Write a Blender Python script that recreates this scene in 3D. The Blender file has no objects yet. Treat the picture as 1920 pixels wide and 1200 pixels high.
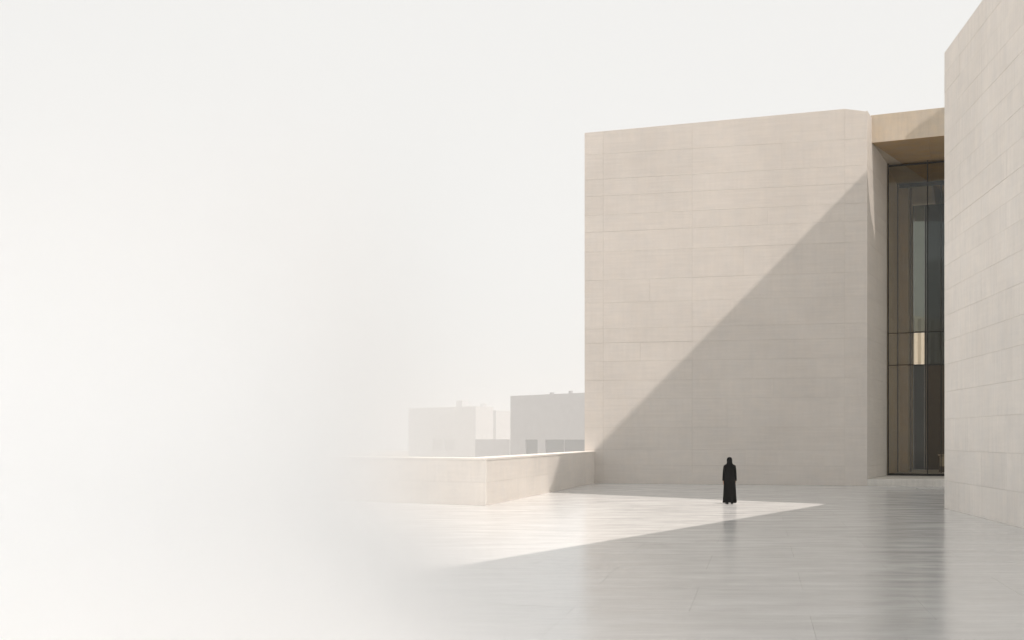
import bpy, bmesh, math, random
from mathutils import Vector, Matrix
random.seed(11)
sc = bpy.context.scene
col = sc.collection

# ------------------------------------------------------------------ camera
cam = bpy.data.objects.new('camera', bpy.data.cameras.new('camera'))
col.objects.link(cam)
cam.location = (0, 0, 2.39)
cam.rotation_euler = (math.radians(90), 0, 0)
cam.data.sensor_width = 36
cam.data.lens = 36 * 2025 / 1920
cam.data.shift_y = 220 / 1920
cam.data.clip_start = 0.1
cam.data.clip_end = 9000
sc.camera = cam

# ------------------------------------------------------------------ light
SUN_EL = math.radians(69.88)
SUN = Vector((0.56 * math.cos(SUN_EL), -0.8285 * math.cos(SUN_EL), math.sin(SUN_EL)))
world = bpy.data.worlds.new("World")
sc.world = world
world.use_nodes = True
wn, wl = world.node_tree.nodes, world.node_tree.links
sky = wn.new('ShaderNodeTexSky')
sky.sky_type = 'NISHITA'
sky.sun_disc = False
sky.sun_elevation = SUN_EL
sky.sun_rotation = math.atan2(SUN.x, SUN.y)
sky.air_density = 1.0
sky.dust_density = 4.0
sky.ozone_density = 1.0
hs = wn.new('ShaderNodeHueSaturation')          # thin white overcast: the blue is washed out
hs.inputs['Saturation'].default_value = 0.12
wl.new(sky.outputs[0], hs.inputs['Color'])
veil = wn.new('ShaderNodeMix')
veil.data_type = 'RGBA'
veil.inputs[0].default_value = 0.82              # share of even high cloud veil
wl.new(hs.outputs[0], veil.inputs[6])
veil.inputs[7].default_value = (8.68, 8.62, 8.40, 1)
bg = wn['Background']
bg.inputs['Strength'].default_value = 0.115
wl.new(veil.outputs[2], bg.inputs['Color'])

sun = bpy.data.objects.new('sun', bpy.data.lights.new('sun', 'SUN'))
col.objects.link(sun)
sun.data.energy = 3.7
sun.data.angle = math.radians(0.3)
sun.data.color = (1.0, 0.895, 0.815)
sun.rotation_euler = SUN.to_track_quat('Z', 'Y').to_euler()
sun.location = (40, -40, 90)

sc.view_settings.view_transform = 'Standard'
sc.view_settings.look = 'None'
sc.view_settings.exposure = 0.0
sc.view_settings.gamma = 1.0
sc.view_settings.use_curve_mapping = False
sc.cycles.volume_bounces = 16
sc.cycles.volume_step_rate = 0.4
sc.cycles.volume_max_steps = 256
sc.cycles.max_bounces = 24
sc.cycles.diffuse_bounces = 6
sc.cycles.transparent_max_bounces = 16
sc.cycles.use_denoising = True

# ------------------------------------------------------------------ materials
def new_mat(name):
    m = bpy.data.materials.new(name)
    m.use_nodes = True
    return m, m.node_tree.nodes, m.node_tree.links, m.node_tree.nodes['Principled BSDF']

def noise(n, l, src, scale, detail=4, rough=0.55, stretch=(1, 1, 1)):
    mp = n.new('ShaderNodeMapping')
    mp.inputs['Scale'].default_value = stretch
    l.new(src, mp.inputs['Vector'])
    t = n.new('ShaderNodeTexNoise')
    t.inputs['Scale'].default_value = scale
    t.inputs['Detail'].default_value = detail
    t.inputs['Roughness'].default_value = rough
    l.new(mp.outputs[0], t.inputs['Vector'])
    return t.outputs['Fac']

def math_node(n, l, op, a, b, c=None):
    t = n.new('ShaderNodeMath')
    t.operation = op
    for i, v in enumerate((a, b, c)):
        if v is None:
            continue
        if isinstance(v, (int, float)):
            t.inputs[i].default_value = v
        else:
            l.new(v, t.inputs[i])
    return t.outputs[0]

def map_range(n, l, v, a, b, c, d):
    t = n.new('ShaderNodeMapRange')
    t.inputs[1].default_value, t.inputs[2].default_value = a, b
    t.inputs[3].default_value, t.inputs[4].default_value = c, d
    l.new(v, t.inputs[0])
    return t.outputs[0]

def stone_mat(name, color, rough=0.75, var=0.10, tone=0.05, bump=0.25, vert=0.06, horiz=0.05, spec=0.25, warm=0.03):
    """Honed limestone: each block has its own tone and grain, cloudy staining, faint vertical and bedding streaks."""
    m, n, l, p = new_mat(name)
    tc = n.new('ShaderNodeTexCoord')
    oi = n.new('ShaderNodeObjectInfo')
    off = n.new('ShaderNodeVectorMath')
    off.operation = 'MULTIPLY_ADD'
    cmb = n.new('ShaderNodeCombineXYZ')
    for i in range(3):
        l.new(oi.outputs['Random'], cmb.inputs[i])
    l.new(cmb.outputs[0], off.inputs[0])
    off.inputs[1].default_value = (91, 57, 133)
    l.new(tc.outputs['Object'], off.inputs[2])
    v = off.outputs[0]
    geo = n.new('ShaderNodeNewGeometry')
    big = noise(n, l, geo.outputs['Position'], 0.33, 5, 0.6)
    mid = noise(n, l, v, 1.6, 6, 0.65)
    fine = noise(n, l, v, 34, 5, 0.7)
    vs = noise(n, l, v, 1.0, 4, 0.6, (9, 9, 0.45))
    hsx = noise(n, l, v, 1.0, 5, 0.65, (0.55, 0.55, 13))
    total = map_range(n, l, big, 0.3, 0.7, -var, var)
    total = math_node(n, l, 'ADD', total, map_range(n, l, mid, 0.3, 0.7, -var * 0.55, var * 0.55))
    total = math_node(n, l, 'ADD', total, map_range(n, l, fine, 0.25, 0.75, -var * 0.55, var * 0.55))
    total = math_node(n, l, 'ADD', total, map_range(n, l, vs, 0.3, 0.7, -vert, vert))
    total = math_node(n, l, 'ADD', total, map_range(n, l, hsx, 0.3, 0.7, -horiz, horiz))
    total = math_node(n, l, 'ADD', total, map_range(n, l, oi.outputs['Random'], 0, 1, -tone, tone))
    val = math_node(n, l, 'ADD', total, 1.0)
    hsv = n.new('ShaderNodeHueSaturation')
    hsv.inputs['Color'].default_value = (*color, 1)
    l.new(val, hsv.inputs['Value'])
    l.new(map_range(n, l, mid, 0.3, 0.7, 1 - warm * 5, 1 + warm * 5), hsv.inputs['Saturation'])
    l.new(hsv.outputs[0], p.inputs['Base Color'])
    p.inputs['Roughness'].default_value = rough
    p.inputs['Specular IOR Level'].default_value = spec
    b = n.new('ShaderNodeBump')
    b.inputs['Strength'].default_value = bump
    b.inputs['Distance'].default_value = 0.006
    h = math_node(n, l, 'ADD', math_node(n, l, 'MULTIPLY', fine, 0.5), math_node(n, l, 'ADD', math_node(n, l, 'MULTIPLY', hsx, 0.7), math_node(n, l, 'MULTIPLY', vs, 0.5)))
    l.new(h, b.inputs['Height'])
    l.new(b.outputs[0], p.inputs['Normal'])
    return m

def plain_mat(name, color, rough=0.6, spec=0.3, metal=0.0, var=0.06, scale=3.0):
    m, n, l, p = new_mat(name)
    tc = n.new('ShaderNodeTexCoord')
    f = noise(n, l, tc.outputs['Object'], scale, 5)
    hsv = n.new('ShaderNodeHueSaturation')
    hsv.inputs['Color'].default_value = (*color, 1)
    l.new(map_range(n, l, f, 0.3, 0.7, 1 - var, 1 + var), hsv.inputs['Value'])
    l.new(hsv.outputs[0], p.inputs['Base Color'])
    p.inputs['Roughness'].default_value = rough
    p.inputs['Specular IOR Level'].default_value = spec
    p.inputs['Metallic'].default_value = metal
    return m

def glass_mat(name, tint, refl=1.0):
    m = bpy.data.materials.new(name)
    m.use_nodes = True
    n, l = m.node_tree.nodes, m.node_tree.links
    n.clear()
    out = n.new('ShaderNodeOutputMaterial')
    tr = n.new('ShaderNodeBsdfTransparent')
    tr.inputs[0].default_value = (*tint, 1)
    gl = n.new('ShaderNodeBsdfGlossy')
    gl.inputs['Roughness'].default_value = 0.02
    gl.inputs[0].default_value = (0.9, 0.95, 0.95, 1)
    fr = n.new('ShaderNodeFresnel')
    fr.inputs[0].default_value = 1.45
    mx = n.new('ShaderNodeMixShader')
    l.new(math_node(n, l, 'MULTIPLY', fr.outputs[0], refl), mx.inputs[0])
    l.new(tr.outputs[0], mx.inputs[1])
    l.new(gl.outputs[0], mx.inputs[2])
    l.new(mx.outputs[0], out.inputs[0])
    return m

def floor_mat():
    m, n, l, p = new_mat('polished_pale_stone')
    geo = n.new('ShaderNodeNewGeometry')
    oi = n.new('ShaderNodeObjectInfo')
    pos = geo.outputs['Position']
    big = noise(n, l, pos, 0.22, 5, 0.6)
    st = noise(n, l, pos, 1.0, 6, 0.62, (0.5, 1.8, 1))
    st2 = noise(n, l, pos, 1.0, 5, 0.6, (1.8, 7.0, 1))
    fine = noise(n, l, pos, 22, 4, 0.6)
    tot = map_range(n, l, big, 0.3, 0.7, -0.06, 0.06)
    tot = math_node(n, l, 'ADD', tot, map_range(n, l, st, 0.3, 0.7, -0.07, 0.07))
    tot = math_node(n, l, 'ADD', tot, map_range(n, l, st2, 0.3, 0.7, -0.05, 0.05))
    tot = math_node(n, l, 'ADD', tot, map_range(n, l, fine, 0.3, 0.7, -0.02, 0.02))
    tot = math_node(n, l, 'ADD', tot, map_range(n, l, oi.outputs['Random'], 0, 1, -0.02, 0.02))
    val = math_node(n, l, 'ADD', tot, 1.0)
    hsv = n.new('ShaderNodeHueSaturation')
    hsv.inputs['Color'].default_value = (0.568, 0.57, 0.567, 1)
    l.new(val, hsv.inputs['Value'])
    l.new(hsv.outputs[0], p.inputs['Base Color'])
    l.new(map_range(n, l, st, 0.3, 0.7, 0.13, 0.27), p.inputs['Roughness'])
    p.inputs['Specular IOR Level'].default_value = 0.42
    b = n.new('ShaderNodeBump')
    b.inputs['Strength'].default_value = 0.42
    b.inputs['Distance'].default_value = 0.004
    l.new(math_node(n, l, 'ADD', st, math_node(n, l, 'MULTIPLY', st2, 0.5)), b.inputs['Height'])
    l.new(b.outputs[0], p.inputs['Normal'])
    return m

M = {}
M['stone'] = stone_mat('honed_limestone', (0.645, 0.605, 0.562), var=0.045, tone=0.014, vert=0.02, horiz=0.04)
M['stone_right'] = stone_mat('honed_limestone_pale', (0.735, 0.695, 0.65), var=0.06, tone=0.02, vert=0.04, horiz=0.025)
M['stone_low'] = stone_mat('limestone_parapet', (0.74, 0.70, 0.655), var=0.06, tone=0.02, vert=0.03, horiz=0.03)
M['joint'] = plain_mat('joint_mortar', (0.50, 0.46, 0.41), 0.9, 0.1)
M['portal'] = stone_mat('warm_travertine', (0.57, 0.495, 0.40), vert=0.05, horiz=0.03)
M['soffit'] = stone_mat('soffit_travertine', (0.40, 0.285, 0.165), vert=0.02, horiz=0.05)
M['hall'] = stone_mat('hall_travertine', (0.47, 0.37, 0.255), vert=0.05, horiz=0.02)
M['step'] = stone_mat('step_stone', (0.70, 0.68, 0.64))
M['floor'] = floor_mat()
M['bed'] = plain_mat('paving_bed', (0.42, 0.41, 0.40), 0.9, 0.1)
M['frame'] = plain_mat('bronze_frame', (0.018, 0.016, 0.013), 0.5, 0.3)
M['glass'] = glass_mat('clear_glass', (0.90, 0.885, 0.85), 0.65)
M['side'] = glass_mat('daylight_glass', (0.6, 0.6, 0.55))  # panes added out of view to brighten the hall
M['tint'] = glass_mat('grey_glass', (0.40, 0.42, 0.40), 0.4)
M['tint_dark'] = glass_mat('dark_grey_glass', (0.18, 0.20, 0.205), 0.4)
M['dark'] = plain_mat('dark_door_leaf', (0.045, 0.044, 0.040), 0.5)
M['wood'] = plain_mat('brown_timber', (0.16, 0.125, 0.09), 0.5)
M['desk'] = plain_mat('pale_desk', (0.62, 0.52, 0.38), 0.5)
M['far'] = plain_mat('far_render', (0.36, 0.365, 0.375), 0.9, 0.1, var=0.05, scale=0.1)
M['far_pale'] = plain_mat('far_white_render', (0.60, 0.605, 0.61), 0.9, 0.1, var=0.05, scale=0.1)
M['far_hazed'] = plain_mat('far_hazed_window', (0.52, 0.525, 0.53), 0.6, 0.2)  # haze put into the colour: windows paled so they fade
M['far_glass'] = plain_mat('far_glazing', (0.06, 0.075, 0.08), 0.25, 0.5)
M['sand'] = plain_mat('pale_sand', (0.45, 0.41, 0.36), 0.95, 0.1, var=0.12, scale=0.02)
M['shadow_caster'] = stone_mat('shadow_caster_plaster', (0.80, 0.79, 0.77))  # for the added roof, white so its underside bounces light
M['abaya'] = plain_mat('black_crepe', (0.007, 0.007, 0.0065), 0.9, 0.04, var=0.2, scale=14)
M['scarf'] = plain_mat('black_chiffon', (0.005, 0.005, 0.0055), 0.9, 0.04, var=0.2, scale=18)
M['skin'] = plain_mat('skin', (0.36, 0.21, 0.145), 0.55, 0.35)
M['shoe'] = plain_mat('black_leather', (0.012, 0.011, 0.011), 0.4, 0.4)
M['eye'] = plain_mat('eye_dark', (0.03, 0.02, 0.015), 0.2, 0.5)

# ------------------------------------------------------------------ helpers
def link(name, mesh, mat, parent=None, loc=(0, 0, 0), rotz=0.0):
    o = bpy.data.objects.new(name, mesh)
    if mat is not None and not mesh.materials:
        mesh.materials.append(mat)
    col.objects.link(o)
    if parent is not None:
        o.parent = parent
    o.location = loc
    o.rotation_euler = (0, 0, rotz)
    return o

def thing(name, label, cat, loc=(0, 0, 0), group=None):
    o = bpy.data.objects.new(name, None)
    o.empty_display_size = 0.3
    col.objects.link(o)
    o.location = loc
    o['label'] = label
    o['category'] = cat
    if group:
        o['group'] = group
    return o

def mesh_of(bm, name, smooth=False):
    bmesh.ops.recalc_face_normals(bm, faces=bm.faces)
    me = bpy.data.meshes.new(name)
    bm.to_mesh(me)
    bm.free()
    if smooth:
        for p in me.polygons:
            p.use_smooth = True
    return me

def prism_bm(pts, z0, z1, bm=None):
    """Footprint pts (x, y) extruded from z0 to z1; z1 may be one height per corner."""
    bm = bm or bmesh.new()
    n = len(pts)
    tops = z1 if isinstance(z1, (list, tuple)) else [z1] * n
    lo = [bm.verts.new((x, y, z0)) for x, y in pts]
    hi = [bm.verts.new((x, y, t)) for (x, y), t in zip(pts, tops)]
    bm.faces.new(list(reversed(lo)))
    bm.faces.new(hi)
    for i in range(n):
        j = (i + 1) % n
        bm.faces.new((lo[i], lo[j], hi[j], hi[i]))
    return bm

def prism(name, pts, z0, z1, mat, parent=None, origin=None):
    ox, oy = origin if origin else (0, 0)
    me = mesh_of(prism_bm([(x - ox, y - oy) for x, y in pts], z0, z1), name)
    return link(name, me, mat, parent)

def box(name, x0, x1, y0, y1, z0, z1, mat, parent=None, bevel=0.0, loc=(0, 0, 0), rotz=0.0):
    bm = prism_bm([(x0, y0), (x1, y0), (x1, y1), (x0, y1)], z0, z1)
    if bevel:
        bmesh.ops.bevel(bm, geom=list(bm.edges), offset=bevel, segments=1, affect='EDGES')
    return link(name, mesh_of(bm, name), mat, parent, loc, rotz)

def panel(name, u0, u1, z0, z1l, z1r, mat, parent, base, rotz, proud=0.03, gap=0.0021, chamfer=0.0027, top_gap=True):
    gap *= random.uniform(0.6, 1.3)
    """One stone slab on a wall: local x along the wall, local y into it. Front arris chamfered, joint gap all round."""
    cu, cz = (u0 + u1) / 2, (z0 + (z1l + z1r) / 2) / 2
    g, c = gap, chamfer
    tg = g if top_gap else 0
    p = proud + random.uniform(-0.0025, 0.0025)
    gv = g * 0.6
    U0, U1, Z0, ZL, ZR = u0 + gv - cu, u1 - gv - cu, z0 + g - cz, z1l - tg - cz, z1r - tg - cz
    bm = bmesh.new()
    ring = [(U0, Z0), (U1, Z0), (U1, ZR), (U0, ZL)]
    inner = [(U0 + c, Z0 + c), (U1 - c, Z0 + c), (U1 - c, ZR - c), (U0 + c, ZL - c)]
    f = [bm.verts.new((x, -p, z)) for x, z in inner]
    s = [bm.verts.new((x, -p + c, z)) for x, z in ring]
    b = [bm.verts.new((x, 0.02, z)) for x, z in ring]
    bm.faces.new(f)
    bm.faces.new(b)
    for i in range(4):
        j = (i + 1) % 4
        bm.faces.new((f[i], f[j], s[j], s[i]))
        bm.faces.new((s[i], s[j], b[j], b[i]))
    me = mesh_of(bm, name)
    ca, sa = math.cos(rotz), math.sin(rotz)
    return link(name, me, mat, parent, (base[0] + ca * cu - parent.location.x, base[1] + sa * cu - parent.location.y, cz - parent.location.z), rotz)

def run_angle(a, b):
    return math.atan2(b[1] - a[1], b[0] - a[0])

def dist(a, b):
    return math.hypot(b[0] - a[0], b[1] - a[1])

# ------------------------------------------------------------------ terrain
gm = bmesh.new()
bmesh.ops.create_grid(gm, x_segments=24, y_segments=24, size=3500)
g = link('ground', mesh_of(gm, 'ground'), M['sand'], None, (0, 0, -40.0))
g['kind'] = 'structure'

# key corners of the place, metres (camera stands at the origin, 2.39 m above the plaza)
L_ = (3.79, 56.40)
B_ = (16.48, 53.48)
C_ = (17.512, 53.243)
J1 = (20.32, 58.53)
J2 = (22.50, 63.20)
J3 = (25.60, 69.00)
R0 = (14.57, 36.39)                       # corner of the tall building on the right
RD = Vector((-0.1408, -0.9900))           # along its face, towards the camera
P0 = (-0.90, 37.81)                       # corner of the low parapet
P1 = (4.31, 56.28)

# plaza
plaza = link('plaza', mesh_of(prism_bm([(-70, -60), (60, -60), (60, 90), (6.0, 90), (3.83, 56.4), (-1.15, 38.45), (-22, 49.24), (-70, 74)], -40.3, -0.026), 'plaza'), M['bed'])
plaza['kind'] = 'structure'
ta = run_angle(L_, B_)
tv, nv = Vector((math.cos(ta), math.sin(ta))), Vector((-math.sin(ta), math.cos(ta)))
SU, SV = 3.2, 2.4
sb = prism_bm([(-SU / 2 + .001, -SV / 2 + .001), (SU / 2 - .001, -SV / 2 + .001), (SU / 2 - .001, SV / 2 - .001), (-SU / 2 + .001, SV / 2 - .001)], -0.026, 0.0)
bmesh.ops.bevel(sb, geom=[e for e in sb.edges if all(v.co.z > -0.01 for v in e.verts)], offset=0.001, segments=1, affect='EDGES')
slab_mesh = mesh_of(sb, 'paving_slab')
slab_mesh.materials.append(M['floor'])
n_slab = 0
for iv in range(-30, 30):
    for iu in range(-30, 30):
        c = Vector(L_) + tv * ((iu + (0.5 if iv % 2 else 0)) * SU) + nv * ((iv - 0.5) * SV)
        if c.y < 6.5 or (c - Vector(L_)).dot(nv) > 0.5:
            continue
        if abs(c.x) > 0.47 * c.y + 5.5:
            continue
        d = c.y - 36.39
        if c.x > 14.57 + d * 0.142 + 2.0 and c.y < 36:
            continue
        if c.x > 19.5:
            continue
        if (c.x - P0[0]) * 0.9625 - (c.y - P0[1]) * 0.2715 < -2.2 and (c.x - P0[0]) * 0.459 + (c.y - P0[1]) * 0.889 > 1.6:
            continue
        o = bpy.data.objects.new('paving_slab', slab_mesh)
        col.objects.link(o)
        o.parent = plaza
        o.location = (c.x, c.y, random.uniform(-0.0006, 0.0006))
        o.rotation_euler = (random.uniform(-.0004, .0004), random.uniform(-.0004, .0004), ta)
        n_slab += 1
print('slabs', n_slab)

# ------------------------------------------------------------------ the large stone block (main wall)
main = thing('stone_building', 'large blank beige stone block crossed by a diagonal shadow, behind the person', 'building', (L_[0], L_[1], 0))
def rel(pts, o=main):
    return [(x - o.location.x, y - o.location.y) for x, y in pts]
nin = Vector((-math.sin(ta), math.cos(ta))) * 0.03
core_pts = [(L_[0] + nin.x, L_[1] + nin.y), (B_[0] + nin.x, B_[1] + nin.y), (C_[0] - 0.02, C_[1] + 0.04), (J1[0] - .03, J1[1] + .015), (J2[0] - .03, J2[1] + .015), (J3[0] - .03, J3[1] + .015), (26.0, 76.0), (8.3, 76.0)]
link('wall_core', mesh_of(prism_bm(rel(core_pts), -0.3, [18.27, 18.62, 18.42, 18.45, 18.45, 18.4, 18.3, 18.2]), 'wall_core'), M['joint'], main)
ROW_Y = [907, 872, 843, 801, 747, 712, 676, 641, 614, 565, 522, 468, 430, 398, 362, 330, 282]
rows = [0.0] + [2.39 + (820 - y) * 55.5 / 2025 for y in ROW_Y[1:]]
LB = dist(L_, B_)
basep = (L_[0] + nin.x, L_[1] + nin.y)
def top_at(u):
    return 18.29 + (18.66 - 18.29) * u / LB
for i, z0 in enumerate(rows):
    last = i == len(rows) - 1
    cuts = [0.0, 0.98, 5.55, LB]
    extra = {1: [8.2], 3: [7.3], 4: [9.6], 6: [2.9], 9: [3.4], 10: [8.1], 12: [9.3], 15: [10.0]}
    cuts = sorted(cuts + extra.get(i, []))
    for a, b in zip(cuts, cuts[1:]):
        zl, zr = (top_at(a), top_at(b)) if last else (rows[i + 1], rows[i + 1])
        panel('stone_panel', a, b, z0, zl, zr, M['stone'], main, basep, ta, top_gap=not last)
# last column at the right end, its top edge dipping
BC = dist(B_, C_)
for i, z0 in enumerate(rows):
    last = i == len(rows) - 1
    zl, zr = (18.66, 18.455) if last else (rows[i + 1], rows[i + 1])
    panel('stone_panel', 0.0, BC, z0, zl, zr, M['stone'], main, (B_[0] + nin.x, B_[1] + nin.y), ta, top_gap=not last)
# splayed jamb of the entrance recess: the flank of the block
ja = run_angle(C_, J1)
jn = Vector((-math.sin(ja), math.cos(ja))) * 0.03
CJ = dist(C_, J1)
jrows = [0.33] + [z for z in rows[1:] if z > 0.6]
for i, z0 in enumerate(jrows):
    z1 = jrows[i + 1] if i + 1 < len(jrows) else 18.5
    cuts = [0.0, 2.6 + 0.5 * (i % 3), CJ]
    for a, b in zip(cuts, cuts[1:]):
        panel('jamb_panel', a, b, z0, z1, z1, M['stone'], main, (C_[0] + jn.x, C_[1] + jn.y), ja, gap=0.003)

# ------------------------------------------------------------------ entrance portal
portal = thing('entrance_portal', 'tall recessed entrance with beige lintel and dark glazed front, between the stone blocks', 'entrance', (C_[0], C_[1], 0))
def prel(pts):
    return rel(pts, portal)
F0 = (18.08, 54.40)
la = run_angle(F0, (21.26, 53.08))
lu = Vector((math.cos(la), math.sin(la)))
ln = Vector((-math.sin(la), math.cos(la)))
F1 = (F0[0] + lu.x * 11, F0[1] + lu.y * 11)
roof = [(F0[0] - .2 + ln.x * .03, F0[1] + .1 + ln.y * .03), (F1[0] + ln.x * .03, F1[1] + ln.y * .03), (34, 74), (26.2, 74.5), (J3[0] - .3, J3[1] + .2), (J2[0] - .3, J2[1] + .2), (J1[0] - .3, J1[1] + .2)]
link('roof_slab', mesh_of(prism_bm(prel(roof), 17.26, 18.59), 'roof_slab'), M['portal'], portal)
for a, b in ((0.0, 3.9), (3.9, 7.6), (7.6, 11.0)):
    panel('lintel_panel', a, b, 17.22, 18.61, 18.61, M['portal'], portal, (F0[0] + ln.x * .03, F0[1] + ln.y * .03), la, gap=0.004, top_gap=False)
# soffit boards under the roof, running back into the hall
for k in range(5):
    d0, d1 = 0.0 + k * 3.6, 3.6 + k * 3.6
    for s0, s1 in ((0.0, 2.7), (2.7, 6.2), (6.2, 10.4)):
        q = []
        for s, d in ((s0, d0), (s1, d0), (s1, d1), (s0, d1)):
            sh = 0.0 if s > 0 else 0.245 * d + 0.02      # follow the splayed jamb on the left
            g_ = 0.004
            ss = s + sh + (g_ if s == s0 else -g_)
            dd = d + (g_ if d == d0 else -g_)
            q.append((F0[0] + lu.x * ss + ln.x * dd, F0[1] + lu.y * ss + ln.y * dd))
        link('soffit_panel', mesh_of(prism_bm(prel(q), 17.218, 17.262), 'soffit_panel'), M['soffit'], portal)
# step and hall floor
S1 = (27.0, 52.05)
step_pts = [(C_[0] + .02, C_[1] - .02), S1, (27.8, 57.2), (J1[0] - .02, J1[1])]
for a, b in ((0.0, 0.34), (0.34, 0.7), (0.7, 1.0)):
    q = [(C_[0] + (S1[0] - C_[0]) * t, C_[1] + (S1[1] - C_[1]) * t) for t in (a, b)]
    q += [(J1[0] + (29.0 - J1[0]) * t, J1[1] + (55.4 - J1[1]) * t) for t in (b, a)]
    bm = prism_bm(prel(q), -0.2, 0.33)
    bmesh.ops.bevel(bm, geom=[e for e in bm.edges if all(v.co.z > .3 for v in e.verts)], offset=0.008, segments=1, affect='EDGES')
    link('step_stone', mesh_of(bm, 'step_stone'), M['step'], portal)
link('hall_floor', mesh_of(prism_bm(prel([(J1[0] - .2, J1[1] + .005), (29.0, 55.405), (34, 74), (26.2, 74.5), (J3[0] - .3, J3[1])]), -0.2, 0.326), 'hall_floor'), M['step'], portal)
# glazed flank added out of view on the right, to let daylight into the hall
for k in range(6):
    t0, t1 = k / 6, (k + 1) / 6
    a_, b_ = (29.0 + 5.4 * t0, 51.0 + 22.6 * t0), (29.0 + 5.4 * t1, 51.0 + 22.6 * t1)
    aa = run_angle(a_, b_)
    box('daylight_mullion', 0, 0.1, -0.1, 0.1, 0.33, 17.21, M['frame'], portal, 0.006, (a_[0] - C_[0], a_[1] - C_[1], 0), aa)
    box('daylight_pane', 0.11, dist(a_, b_) - .01, -0.01, 0.01, 0.33, 17.21, M['side'], portal, 0, (a_[0] - C_[0], a_[1] - C_[1], 0), aa)
# splayed inner walls
for A, B, nm in ((J1, J2, 'inner_wall_panel'), (J2, J3, 'inner_wall_panel')):
    aa = run_angle(A, B)
    nn = Vector((-math.sin(aa), math.cos(aa))) * 0.02
    for z0, z1 in ((0.33, 3.2), (3.2, 6.29), (6.29, 9.07), (9.07, 13.0), (13.0, 17.21)):
        panel(nm, 0.02, dist(A, B) - 0.02, z0, z1, z1, M['hall'], portal, (A[0] + nn.x, A[1] + nn.y), aa, gap=0.004)

def bar(name, p, q, z0, z1, w, d, mat, parent):
    """upright or beam: from plan point p to q, w wide if p==q, d deep"""
    a = run_angle(p, q)
    L = dist(p, q)
    o = box(name, 0, L, -d / 2, d / 2, z0, z1, mat, parent, 0.006, (p[0] - parent.location.x, p[1] - parent.location.y, 0), a)
    return o
ga = math.atan2(-0.345, 0.938)
gu = Vector((math.cos(ga), math.sin(ga)))
def gp(s, base=J1):
    return (base[0] + gu.x * s, base[1] + gu.y * s)
posts = [0.04, 2.03, 4.35, 6.65]
glaz = portal
for s in posts:
    bar('mullion', gp(s), gp(s + 0.05), 0.335, 17.2, .08, 0.16, M['frame'], glaz)
for s in (0.10,):
    pass
tz = [0.40, 6.29, 8.02, 17.08]
for i, (s0, s1) in enumerate(zip(posts, posts[1:])):
    for z in tz:
        th = 0.035 if z in (6.29, 8.02) else 0.09
        bar('transom', gp(s0 + .053), gp(s1 - .003), z - th / 2, z + th / 2, .06, 0.11, M['frame'], glaz)
    for z0, z1 in zip(tz, tz[1:]):
        bar('glass_pane', gp(s0 + .055), gp(s1 - .005), z0 + .05, z1 - .05, .02, 0.024, M['glass'], glaz)
bar('sill', gp(0.0), gp(8.2), 0.331, 0.352, .2, 0.5, M['frame'], glaz)
# second, inner glazed frame
for s in (0.05, 2.4, 4.8):
    bar('inner_mullion', gp(s, J2), gp(s + 0.055, J2), 0.335, 17.19, .1, 0.18, M['frame'], glaz)
bar('inner_beam', gp(0.15, J2), gp(7.5, J2), 16.98, 17.19, .1, 0.17, M['frame'], glaz)
# pillars inside
for s, w, nm in ((0.16, 0.56, 'pillar'), (0.80, 0.12, 'fin')):
    q = gp(s, (J2[0] + .35, J2[1] + 1.2))
    box(nm, 0, w, 0, 0.62 if w > .3 else .3, 0.33, 17.2, M['hall'] if w > .3 else M['wood'], portal, 0.01, (q[0] - C_[0], q[1] - C_[1], 0), ga)
# end wall of the hall: glazed upper panels, a clear band, dark doors and timber below
def ep(s):
    return gp(s, J3)
ends = [0.0, 0.76, 3.2, 5.6]
for i, (s0, s1) in enumerate(zip(ends, ends[1:])):
    bar('end_post', ep(s0 - .05), ep(s0 + .05), 0.335, 17.19, .1, 0.16, M['frame'], portal)
    if i == 0:
        bar('upper_pane', ep(s0 + .055), ep(s1 - .055), 9.14, 17.19, .02, 0.03, M['tint'], portal)
        bar('band_pane', ep(s0 + .055), ep(s1 - .055), 7.04, 9.06, .02, 0.02, M['glass'], portal)
        bar('door_leaf', ep(s0 + .055), ep(s1 - .055), 0.335, 6.96, .05, 0.07, M['dark'], portal)
    else:
        bar('upper_pane', ep(s0 + .055), ep(s1 - .055), 9.14, 17.19, .02, 0.03, M['tint_dark'], portal)
        bar('band_pane', ep(s0 + .055), ep(s1 - .055), 7.04, 9.06, .02, 0.02, M['tint_dark'], portal)
        bar('timber_panel', ep(s0 + .055), ep((s0 + s1) / 2 - .01), 0.335, 6.96, .05, 0.08, M['wood'], portal)
        bar('timber_panel', ep((s0 + s1) / 2 + .01), ep(s1 - .055), 0.335, 6.96, .05, 0.08, M['hall'], portal)
    for z in (7.0, 9.1):
        bar('end_rail', ep(s0 + .052), ep(s1 - .052), z - .035, z + .035, .07, 0.12, M['frame'], portal)
bar('end_post', ep(5.55), ep(5.65), 0.335, 17.19, .1, 0.16, M['frame'], portal)
bar('end_wall', ep(5.66), ep(9.5), 0.335, 17.19, .1, 0.2, M['hall'], portal)
# reception desk
desk = thing('reception_desk', 'low pale reception desk inside the glazed entrance hall', 'desk', (25.3, 64.0, 0.326))
box('desk_body', 0, 2.6, 0, 0.7, 0.0, 0.98, M['wood'], desk, 0.01, (0, 0, 0), ga)
box('desk_top', -0.05, 2.65, -0.06, 0.76, 0.982, 1.05, M['desk'], desk, 0.008, (0, 0, 0), ga)
box('desk_front', 0.05, 2.55, -0.03, -0.003, 0.35, 0.94, M['desk'], desk, 0.004, (0, 0, 0), ga)
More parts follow.
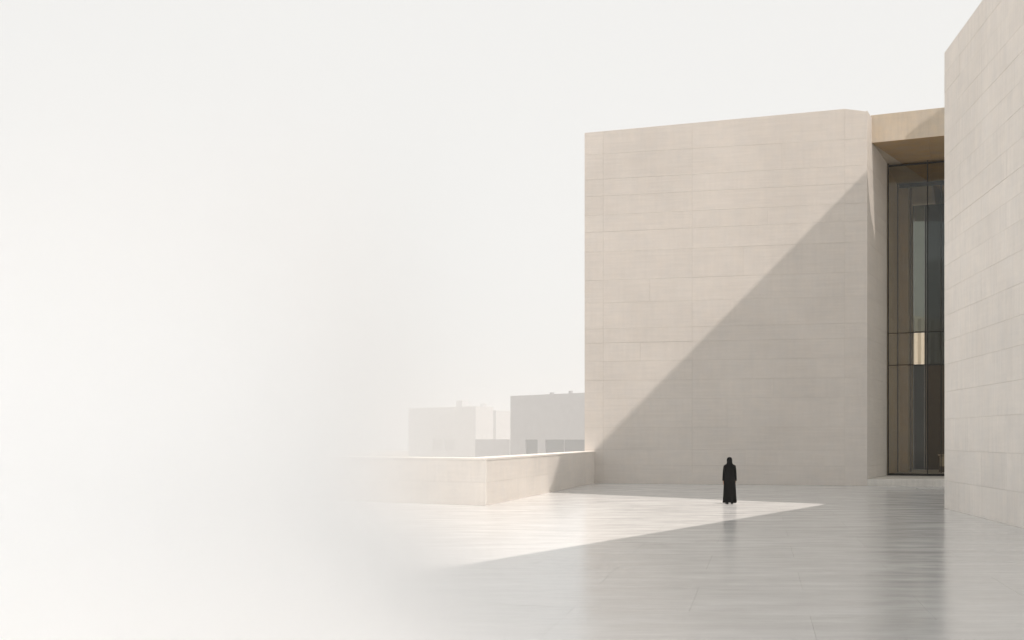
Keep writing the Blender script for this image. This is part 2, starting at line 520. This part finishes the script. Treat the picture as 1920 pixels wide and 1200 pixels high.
# pale wall with upright fins behind the hall, seen through the clear band
GA = math.radians(38)
M['cream'] = plain_mat('cream_render', (0.86, 0.82, 0.75), 0.8, 0.2)
bw = thing('garden_wall', 'pale finned wall behind the hall, glimpsed through the clear glass band', 'wall', (30.0, 84.0, 0))
box('wall_face', -9, 9, 0, 0.6, -0.1, 12.0, M['cream'], bw, 0, (0, 0, 0), GA)
for k in range(18):
    box('fin', -8.6 + k * 0.95, -8.48 + k * 0.95, -0.30, -0.002, 0.0, 11.8, M['cream'], bw, 0, (0, 0, 0), GA)

# ------------------------------------------------------------------ tall building on the right
tall = thing('tall_building', 'towering pale stone facade at the right edge, its flank facing the plaza', 'building', (R0[0], R0[1], 0))
ra = math.atan2(RD.y, RD.x)
rn = Vector((-math.sin(ra), math.cos(ra)))
def rp(u, d):
    return (R0[0] + RD.x * u + rn.x * d, R0[1] + RD.y * u + rn.y * d)
link('wall_core', mesh_of(prism_bm(rel([rp(0.0, .03), rp(30, .03), rp(30, 9), rp(0.0, 9)], tall), -0.3, 15.33), 'wall_core'), M['joint'], tall)
RY = [953, 901, 844, 786, 735, 684, 640, 593, 545, 500, 460, 422, 380, 335, 296, 254, 215, 175, 140]
rrows = [0.0] + [2.39 + (820 - y) * 36.39 / 2025 for y in RY[1:]]
RCUT = [0.0, 1.94, 6.73, 11.4, 16.2, 21.0, 25.6, 30.0]
for i, z0 in enumerate(rrows):
    z1 = rrows[i + 1] if i + 1 < len(rrows) else 15.35
    cuts = list(RCUT)
    if i % 3 == 1:
        cuts.append(4.3)
    if i % 4 == 2:
        cuts.append(3.1)
    cuts.sort()
    for a, b in zip(cuts, cuts[1:]):
        panel('stone_panel', a, b, z0, z1, z1, M['stone_right'], tall, rp(0, .03), ra, gap=0.0021, chamfer=0.0027, top_gap=i < len(rrows) - 1)
# end return beside the portal
ea = ra + math.pi / 2
for i, z0 in enumerate(rrows):
    z1 = rrows[i + 1] if i + 1 < len(rrows) else 15.35
    ww = rp(0, 0)
    panel('return_panel', 0.04, 4.5, z0, z1, z1, M['stone_right'], tall, rp(0, 4.53), ea + math.pi, gap=0.004, top_gap=i < len(rrows) - 1)

# roof added above the view, its outline shaped to cast the wall and floor shadows
can = thing('shadow_roof', 'added unseen roof plate on two piers, outlined to cast the long shadows', 'shadow_caster', (22, 38, 0))
cp = [(10.10, 47.71), (8.03, 40.27), (7.77, 37.63), (17.47, 29.61), (7.69, 14.85), (3.90, 9.13), (3.4, 2.8), (18.0, 2.4), (19.5, 14), (24, 30), (36, 38), (36, 46.8), (23.46, 49.67), (22.21, 49.95), (21.3, 49.1), (20.48, 48.85)]
link('shadow_plate', mesh_of(prism_bm(rel(cp, can), 29.6, 30.0), 'shadow_plate'), M['shadow_caster'], can)
link('pier', mesh_of(prism_bm(rel([(21, 33), (24.5, 33), (25, 43), (21.5, 43)], can), -0.3, 29.59), 'pier'), M['shadow_caster'], can)  # added support of the unseen roof, hidden behind the tall building
link('pier', mesh_of(prism_bm(rel([(15, 3.5), (17.5, 3.5), (17.5, 7), (15, 7)], can), -0.3, 29.59), 'pier'), M['shadow_caster'], can)  # second added support, beside the view

# ------------------------------------------------------------------ low parapet
low = thing('parapet_wall', 'low pale stone parapet wall turning a corner at the edge of the plaza', 'low wall', (P0[0], P0[1], 0))
LH = 1.66
TH = 0.95
PL = (-22.2, 48.81)
d1 = Vector((P1[0] - P0[0], P1[1] - P0[1])).normalized()
d2 = Vector((PL[0] - P0[0], PL[1] - P0[1])).normalized()
n1 = Vector((-d1.y, d1.x))
n2 = Vector((d2.y, -d2.x))
def inner(off0, off1):
    # intersection of the two back lines
    a = Vector(P0) + n1 * off1
    b = Vector(P0) + n2 * off0
    den = d1.x * d2.y - d1.y * d2.x
    r = b - a
    t = (r.x * d2.y - r.y * d2.x) / den
    return a + d1 * t
ic = inner(TH, TH)
fc = inner(0.03, 0.03)
p1e = Vector(P1) + d1 * 0.1
core = [PL, (Vector(PL) + n2 * TH).to_tuple(), ic.to_tuple(), (p1e + n1 * TH).to_tuple(), (p1e + n1 * .03).to_tuple(), fc.to_tuple()]
core[0] = (Vector(PL) + n2 * .03).to_tuple()
link('wall_core', mesh_of(prism_bm(rel(core, low), -0.6, LH - 0.075), 'wall_core'), M['joint'], low)
lrows = [0.0, 0.80, LH - 0.08]
la1 = run_angle(P1, P0) + math.pi
SL = dist(P0, P1)
side_a = math.atan2(-d1.y, -d1.x)      # local x towards the camera, local y into the wall
for r in range(2):
    cuts = [0.0, 2.9, 6.5, 10.1, 13.6, 16.6, SL] if r == 0 else [0.0, 4.7, 8.3, 11.9, 15.2, SL]
    for a, b in zip(cuts, cuts[1:]):
        panel('stone_block', a, b, lrows[r], lrows[r + 1], lrows[r + 1], M['stone_low'], low, (P1[0] + n1.x * .03, P1[1] + n1.y * .03), side_a, gap=0.002, chamfer=0.003)
front_a = math.atan2(-d2.y, -d2.x)
FL = dist(P0, PL)
for r in range(2):
    x = FL
    cuts = [FL]
    step = 2.7
    x = FL - (1.6 if r else 0.0)
    if r:
        cuts.append(x)
    while x - step > 0.6:
        x -= step
        cuts.append(x)
    cuts.append(0.0)
    cuts.sort()
    for a, b in zip(cuts, cuts[1:]):
        panel('stone_block', a, b, lrows[r], lrows[r + 1], lrows[r + 1], M['stone_low'], low, (PL[0] + n2.x * .03, PL[1] + n2.y * .03), front_a, gap=0.002, chamfer=0.003)
# coping slabs, mitred at the corner
def coping(q):
    bm = prism_bm(rel(q, low), LH - 0.076, LH)
    bmesh.ops.bevel(bm, geom=[e for e in bm.edges if all(v.co.z > LH - .01 for v in e.verts)], offset=0.006, segments=1, affect='EDGES')
    link('coping_slab', mesh_of(bm, 'coping_slab'), M['stone_low'], low)
def between(a, b, t):
    return (a[0] + (b[0] - a[0]) * t, a[1] + (b[1] - a[1]) * t)
oc = Vector(P0)
P1b = Vector(P1) + n1 * (TH + .01)
PLb = Vector(PL) + n2 * (TH + .01)
icb = inner(TH + .01, TH + .01)
for k in range(6):
    t0, t1 = k / 6 + .0003, (k + 1) / 6 - .0003
    coping([between(oc, P1, t0), between(oc, P1, t1), between(icb, P1b, t1), between(icb, P1b, t0)])
for k in range(8):
    t0, t1 = k / 8 + .0003, (k + 1) / 8 - .0003
    coping([between(oc, PL, t0), between(icb, PLb, t0), between(icb, PLb, t1), between(oc, PL, t1)])

# ------------------------------------------------------------------ far buildings in the haze
GROUND = -40.0
BASE = -26.0
def far_block(name, label, corner, ang, w, d, zt, floor_z, bays, roof_items, wm='far', gm_='far_glass'):
    """flat-roofed block; corner = left end of its main front, ang = direction of that front; solid base below the glazed storey."""
    t = thing(name, label, 'building', (corner[0], corner[1], GROUND))
    g0, h, fz, bz = -0.3, zt - GROUND, floor_z - GROUND, BASE - GROUND
    box('wall', 0, w, 0, d, fz, h, M[wm], t, 0, (0, 0, 0), ang)
    box('base', 0, w, 0.05, d, g0, bz, M[wm], t, 0, (0, 0, 0), ang)
    box('ground_storey', 0.0, w, 1.8, d - .5, bz + .01, fz - .01, M[wm], t, 0, (0, 0, 0), ang)
    for u0, u1 in bays:
        f = box('window', u0, u1, 1.60, 1.79, bz + .02, fz - .02, M[gm_], t, 0, (0, 0, 0), ang)
        nb = max(1, int((u1 - u0) / 24))
        for k in range(nb + 1):
            uu = u0 + .3 + (u1 - u0 - .6) * k / nb
            box('mullion', uu - .2, uu + .2, 1.4, 1.598, bz + .02, fz - .02, M[wm], f)
    prev = 0.0
    for u0, u1 in list(bays) + [(w, w)]:
        if u0 - prev > 1.0:
            box('pier', prev + .02, u0 - .02, 0.02, 1.79, bz + .01, fz - .01, M[wm], t, 0, (0, 0, 0), ang)
        prev = u1
    box('parapet', 0, w, 0, 0.6, h, h + .5, M[wm], t, 0, (0, 0, 0), ang)
    for u, v, ww, hh in roof_items:
        box('roof_vent', u, u + ww, v, v + ww, h + .001, h + hh, M[wm], t, 0, (0, 0, 0), ang)
    return t
FANG = math.radians(-49)
K = 1.5
def zk(z):
    return 2.39 + (z - 2.39) * K
far_block('far_building', 'flat roofed grey block in the haze beside the main wall, glazed ground floor', (-1.63 * K, 1100 * K, 0), FANG, 124 * K, 60 * K, zk(44.2), zk(0.2), [(23 * K, 41 * K), (52 * K, 78 * K), (78.6 * K, 110 * K)], [(50 * K, 12, 4.8, 3.9), (77 * K, 12, 4.2, 5.1)])
cb = (-50.4 * K, 1500.0 * K)
w = 160 * K
far_block('far_building', 'pale wide block fading into white mist at the left of the skyline', (cb[0] - w * math.cos(FANG), cb[1] - w * math.sin(FANG), 0), FANG, w, 32 * K, zk(45.3), zk(-0.8), [(60 * K, 84 * K), (90 * K, 112 * K)], [(111 * K, 6, 13 * K, 9.5 * K), (148 * K, 18 * K, 7 * K, 4.5 * K)], 'far_pale', 'far_hazed')
far_block('far_building', 'slim block with one sunlit face squeezed between two hazy buildings', (-36.7 * K, 1593.0 * K, 0), FANG, 20 * K, 50 * K, zk(41.5), zk(-5), [], [], 'far_pale')
far_block('low_podium', 'low dark podium linking two hazy distant buildings', (-46.0 * K, 1350.0 * K, 0), math.radians(-46), 62 * K, 40 * K, zk(-0.4), zk(-7), [], [])

# ------------------------------------------------------------------ person
def build_person(x, y):
    t = thing('person', 'person in a long black robe and headscarf, standing with back turned', 'person', (x, y, 0))
    # continuous body grown with a skin modifier (faces +y, away from the camera)
    V, E_, R = [], [], []
    def v(p, r, link_to=None):
        V.append(p)
        R.append(r)
        if link_to is not None:
            E_.append((link_to, len(V) - 1))
        return len(V) - 1
    pel = v((0, 0, 0.90), .125)
    wst = v((0, .005, 1.06), .105, pel)
    chs = v((0, .0, 1.25), .125, wst)
    upc = v((0, -.005, 1.36), .10, chs)
    nk = v((0, .0, 1.445), .048, upc)
    nk2 = v((0, .012, 1.49), .046, nk)
    hd1 = v((0, .022, 1.535), .066, nk2)
    hd2 = v((0, .022, 1.59), .078, hd1)
    v((0, .012, 1.635), .060, hd2)
    for s in (-1, 1):
        sh = v((s * .155, -.005, 1.365), .052, upc)
        el = v((s * .205, -.02, 1.10), .040, sh)
        wr = v((s * .215, .02, .855), .026, el)
        pm = v((s * .216, .03, .80), .030, wr)
        for k, (dy, ln_) in enumerate(((-.026, .070), (-.009, .082), (.009, .085), (.026, .074))):
            a = v((s * .216, .032 + dy, .765), .0095, pm)
            b = v((s * .211, .034 + dy, .765 - ln_ * .5), .0088, a)
            v((s * .202, .037 + dy, .765 - ln_), .0072, b)
        a = v((s * .208, .066, .785), .0105, pm)
        v((s * .203, .080, .745), .0090, a)
        hp = v((s * .085, .0, .84), .088, pel)
        kn = v((s * .090, .015, .47), .056, hp)
        an = v((s * .092, -.01, .09), .036, kn)
        v((s * .095, .10, .035), .034, an)
    me = bpy.data.meshes.new('body')
    me.from_pydata(V, E_, [])
    o = bpy.data.objects.new('tmp_body', me)
    col.objects.link(o)
    sk = o.modifiers.new('skin', 'SKIN')
    sk.use_smooth_shade = True
    for i, d in enumerate(me.skin_vertices[0].data):
        d.radius = (R[i], R[i] * (0.8 if i in (0, 1, 2, 3) else 1.0))
        d.use_root = (i == 0)
    ss = o.modifiers.new('sub', 'SUBSURF')
    ss.levels = ss.render_levels = 1
    dg = bpy.context.evaluated_depsgraph_get()
    bme = bpy.data.meshes.new_from_object(o.evaluated_get(dg))
    bpy.data.objects.remove(o)
    # face: nose and brow pulled out of the head itself
    for vt in bme.vertices:
        c = vt.co
        if c.y > .06 and 1.49 < c.z < 1.66:
            c.y += .022 * math.exp(-((c.x / .014) ** 2) - ((c.z - 1.565) / .022) ** 2)
            c.y += .006 * math.exp(-((c.x / .022) ** 2) - ((c.z - 1.532) / .010) ** 2)
    for p in bme.polygons:
        p.use_smooth = True
    bme.name = 'body'
    link('body', bme, M['skin'], t)
    for s in (-1, 1):
        bm = bmesh.new()
        bmesh.ops.create_uvsphere(bm, u_segments=10, v_segments=8, radius=.0125)
        link('eye', mesh_of(bm, 'eye', True), M['eye'], t, (s * .031, .083, 1.59))
    # robe: lofted rings with folds that open downwards
    bm = bmesh.new()
    prof = [(.052, .238, .185), (.16, .232, .178), (.32, .222, .168), (.50, .216, .158), (.68, .209, .150), (.84, .202, .142), (.98, .192, .134), (1.10, .180, .126), (1.22, .174, .122), (1.31, .180, .118), (1.37, .168, .104), (1.405, .128, .086), (1.435, .080, .068), (1.47, .056, .058)]
    NS = 72
    rings = []
    for z, rx, ry in prof:
        fold = max(0.0, 1.0 - z / 1.15)
        ring = []
        for k in range(NS):
            a = 2 * math.pi * k / NS
            m_ = 1 + fold * (.075 * math.sin(7 * a + .6 + .5 * z) + .050 * math.sin(12 * a + 1.9 - .9 * z) + .02 * math.sin(19 * a))
            hz = z + (0.008 * math.sin(3 * a + 1) if z < .1 else 0)
            ring.append(bm.verts.new((rx * m_ * math.cos(a), ry * m_ * math.sin(a) - .012 * fold, hz)))
        rings.append(ring)
    for r0, r1 in zip(rings, rings[1:]):
        for k in range(NS):
            j = (k + 1) % NS
            bm.faces.new((r0[k], r0[j], r1[j], r1[k]))
    # inner hem so the robe has thickness
    inn = [bm.verts.new((q.co.x * .95, q.co.y * .95, q.co.z + .004)) for q in rings[0]]
    inn2 = [bm.verts.new((q.co.x * .90, q.co.y * .90, q.co.z + .12)) for q in rings[0]]
    for k in range(NS):
        j = (k + 1) % NS
        bm.faces.new((rings[0][j], rings[0][k], inn[k], inn[j]))
        bm.faces.new((inn[j], inn[k], inn2[k], inn2[j]))
    # sleeves
    for s in (-1, 1):
        path = [((s * .118, -.004, 1.375), .062), ((s * .160, -.006, 1.35), .066), ((s * .183, -.014, 1.23), .060), ((s * .198, -.020, 1.10), .056), ((s * .207, -.004, .97), .053), ((s * .214, .012, .872), .049), ((s * .216, .016, .838), .048)]
        prev = None
        for i, (p, r) in enumerate(path):
            p = Vector(p)
            nx = Vector(path[min(i + 1, len(path) - 1)][0]) - Vector(path[max(i - 1, 0)][0])
            nx.normalize()
            ax = nx.cross(Vector((0, 1, 0))).normalized()
            ay = nx.cross(ax).normalized()
            ring = []
            for k in range(18):
                a = 2 * math.pi * k / 18
                rr = r * (1 + .05 * math.sin(3 * a + i * 1.3) + .03 * math.sin(5 * a - i))
                ring.append(bm.verts.new(p + ax * rr * math.cos(a) * .92 + ay * rr * math.sin(a) * 1.1))
            if prev:
                for k in range(18):
                    j = (k + 1) % 18
                    bm.faces.new((prev[k], prev[j], ring[j], ring[k]))
            prev = ring
    link('robe', mesh_of(bm, 'robe', True), M['abaya'], t)
    # headscarf: covers head and falls over the nape and shoulders, open at the face
    bm = bmesh.new()
    prof = [(1.683, .012, .014, .004), (1.676, .044, .050, .004), (1.655, .074, .086, .006), (1.62, .092, .106, .008), (1.58, .098, .112, .008), (1.54, .096, .106, .004), (1.50, .093, .098, -.002), (1.46, .102, .096, -.008), (1.43, .124, .104, -.010), (1.40, .146, .116, -.010), (1.365, .160, .126, -.010), (1.335, .150, .132, -.012)]
    prev = None
    NS = 40
    for i, (z, rx, ry, oy) in enumerate(prof):
        ring = []
        for k in range(NS):
            a = 2 * math.pi * k / NS
            m_ = 1 + (.03 * math.sin(6 * a + z * 9) + .02 * math.sin(11 * a)) * max(0, min(1, (1.56 - z) / .1))
            yy = ry * m_ * math.sin(a) + oy
            if 1.51 < z < 1.64 and math.sin(a) > .80:
                yy -= .030 * (math.sin(a) - .80) / .20        # tucked in round the face opening
            ring.append(bm.verts.new((rx * m_ * math.cos(a), yy, z)))
        if prev:
            for k in range(NS):
                j = (k + 1) % NS
                if 1.50 < z < 1.64 and math.sin(2 * math.pi * (k + .5) / NS) > .82:
                    continue
                bm.faces.new((prev[k], prev[j], ring[j], ring[k]))
        else:
            bm.faces.new(list(reversed(ring)))
        prev = ring
    link('headscarf', mesh_of(bm, 'headscarf', True), M['scarf'], t)
    for s in (-1, 1):
        bm = bmesh.new()
        prev = None
        for (yy, hw, hh) in ((-.075, .022, .040), (-.06, .036, .062), (-.01, .039, .070), (.06, .043, .055), (.12, .040, .040), (.155, .022, .026)):
            ring = [bm.verts.new((hw * math.cos(a), yy, max(0.0, hh * (.5 + .5 * math.sin(a)) * 1.0))) for a in [2 * math.pi * k / 14 for k in range(14)]]
            if prev:
                for k in range(14):
                    j = (k + 1) % 14
                    bm.faces.new((prev[k], prev[j], ring[j], ring[k]))
            else:
                bm.faces.new(ring)
            prev = ring
        bm.faces.new(list(reversed(prev)))
        link('shoe', mesh_of(bm, 'shoe', True), M['shoe'], t, (s * .085, .0, 0.001), -s * .12)
    return t
person = build_person(7.80, 38.72)

# ------------------------------------------------------------------ haze
def volume_box(name, x0, x1, y0, y1, z0, z1, density):
    m = bpy.data.materials.new(name)
    m.use_nodes = True
    n, l = m.node_tree.nodes, m.node_tree.links
    n.clear()
    out = n.new('ShaderNodeOutputMaterial')
    pv = n.new('ShaderNodeVolumePrincipled')
    pv.inputs['Color'].default_value = (0.84, 0.86, 0.88, 1)
    pv.inputs['Density'].default_value = density
    l.new(pv.outputs[0], out.inputs['Volume'])
    o = box(name, x0, x1, y0, y1, z0, z1, m)
    o['kind'] = 'stuff'
    return o, m, n, l, pv
volume_box('haze', -3600, 3600, -3600, 3600, -41.2, 84, 0.00036)
# bank of white ground mist drifting over the left of the plaza, thinning out to nothing towards the right
fog, m, n, l, pv = volume_box('ground_mist', -22, 5.0, 1.5, 23, -0.6, 8.0, 0.0)
pv.inputs['Color'].default_value = (0.980, 0.987, 0.993, 1)
pv.inputs['Anisotropy'].default_value = 0.75
tc = n.new('ShaderNodeTexCoord')
sp = n.new('ShaderNodeSeparateXYZ')
l.new(tc.outputs['Object'], sp.inputs[0])
X, Y, Z = sp.outputs
reach = map_range(n, l, Z, 0.2, 1.5, 4.0, 2.85)             # the mist creeps further out close to the paving
edge = math_node(n, l, 'SUBTRACT', math_node(n, l, 'SUBTRACT', reach, math_node(n, l, 'MULTIPLY', Y, 0.155)), X)
side = math_node(n, l, 'POWER', map_range(n, l, edge, 0, 3.4, 0, 1), 3.4)
start = map_range(n, l, Z, 0.8, 1.9, 0.0, 5.0)              # eye-high mist only begins further off
near = map_range(n, l, math_node(n, l, 'SUBTRACT', Y, start), 3.5, 8.0, 0, 1)
farf = map_range(n, l, Y, 16.0, 22.5, 1, 0)
left = map_range(n, l, X, -21.5, -17.5, 0, 1)
high = map_range(n, l, Z, 3.0, 7.0, 1, 0)
wisp = map_range(n, l, noise(n, l, tc.outputs['Object'], 0.35, 3), 0.3, 0.7, 0.75, 1.25)
d = math_node(n, l, 'MULTIPLY', side, 0.58)
for f in (near, farf, left, high, wisp):
    d = math_node(n, l, 'MULTIPLY', d, f)
l.new(d, pv.inputs['Density'])
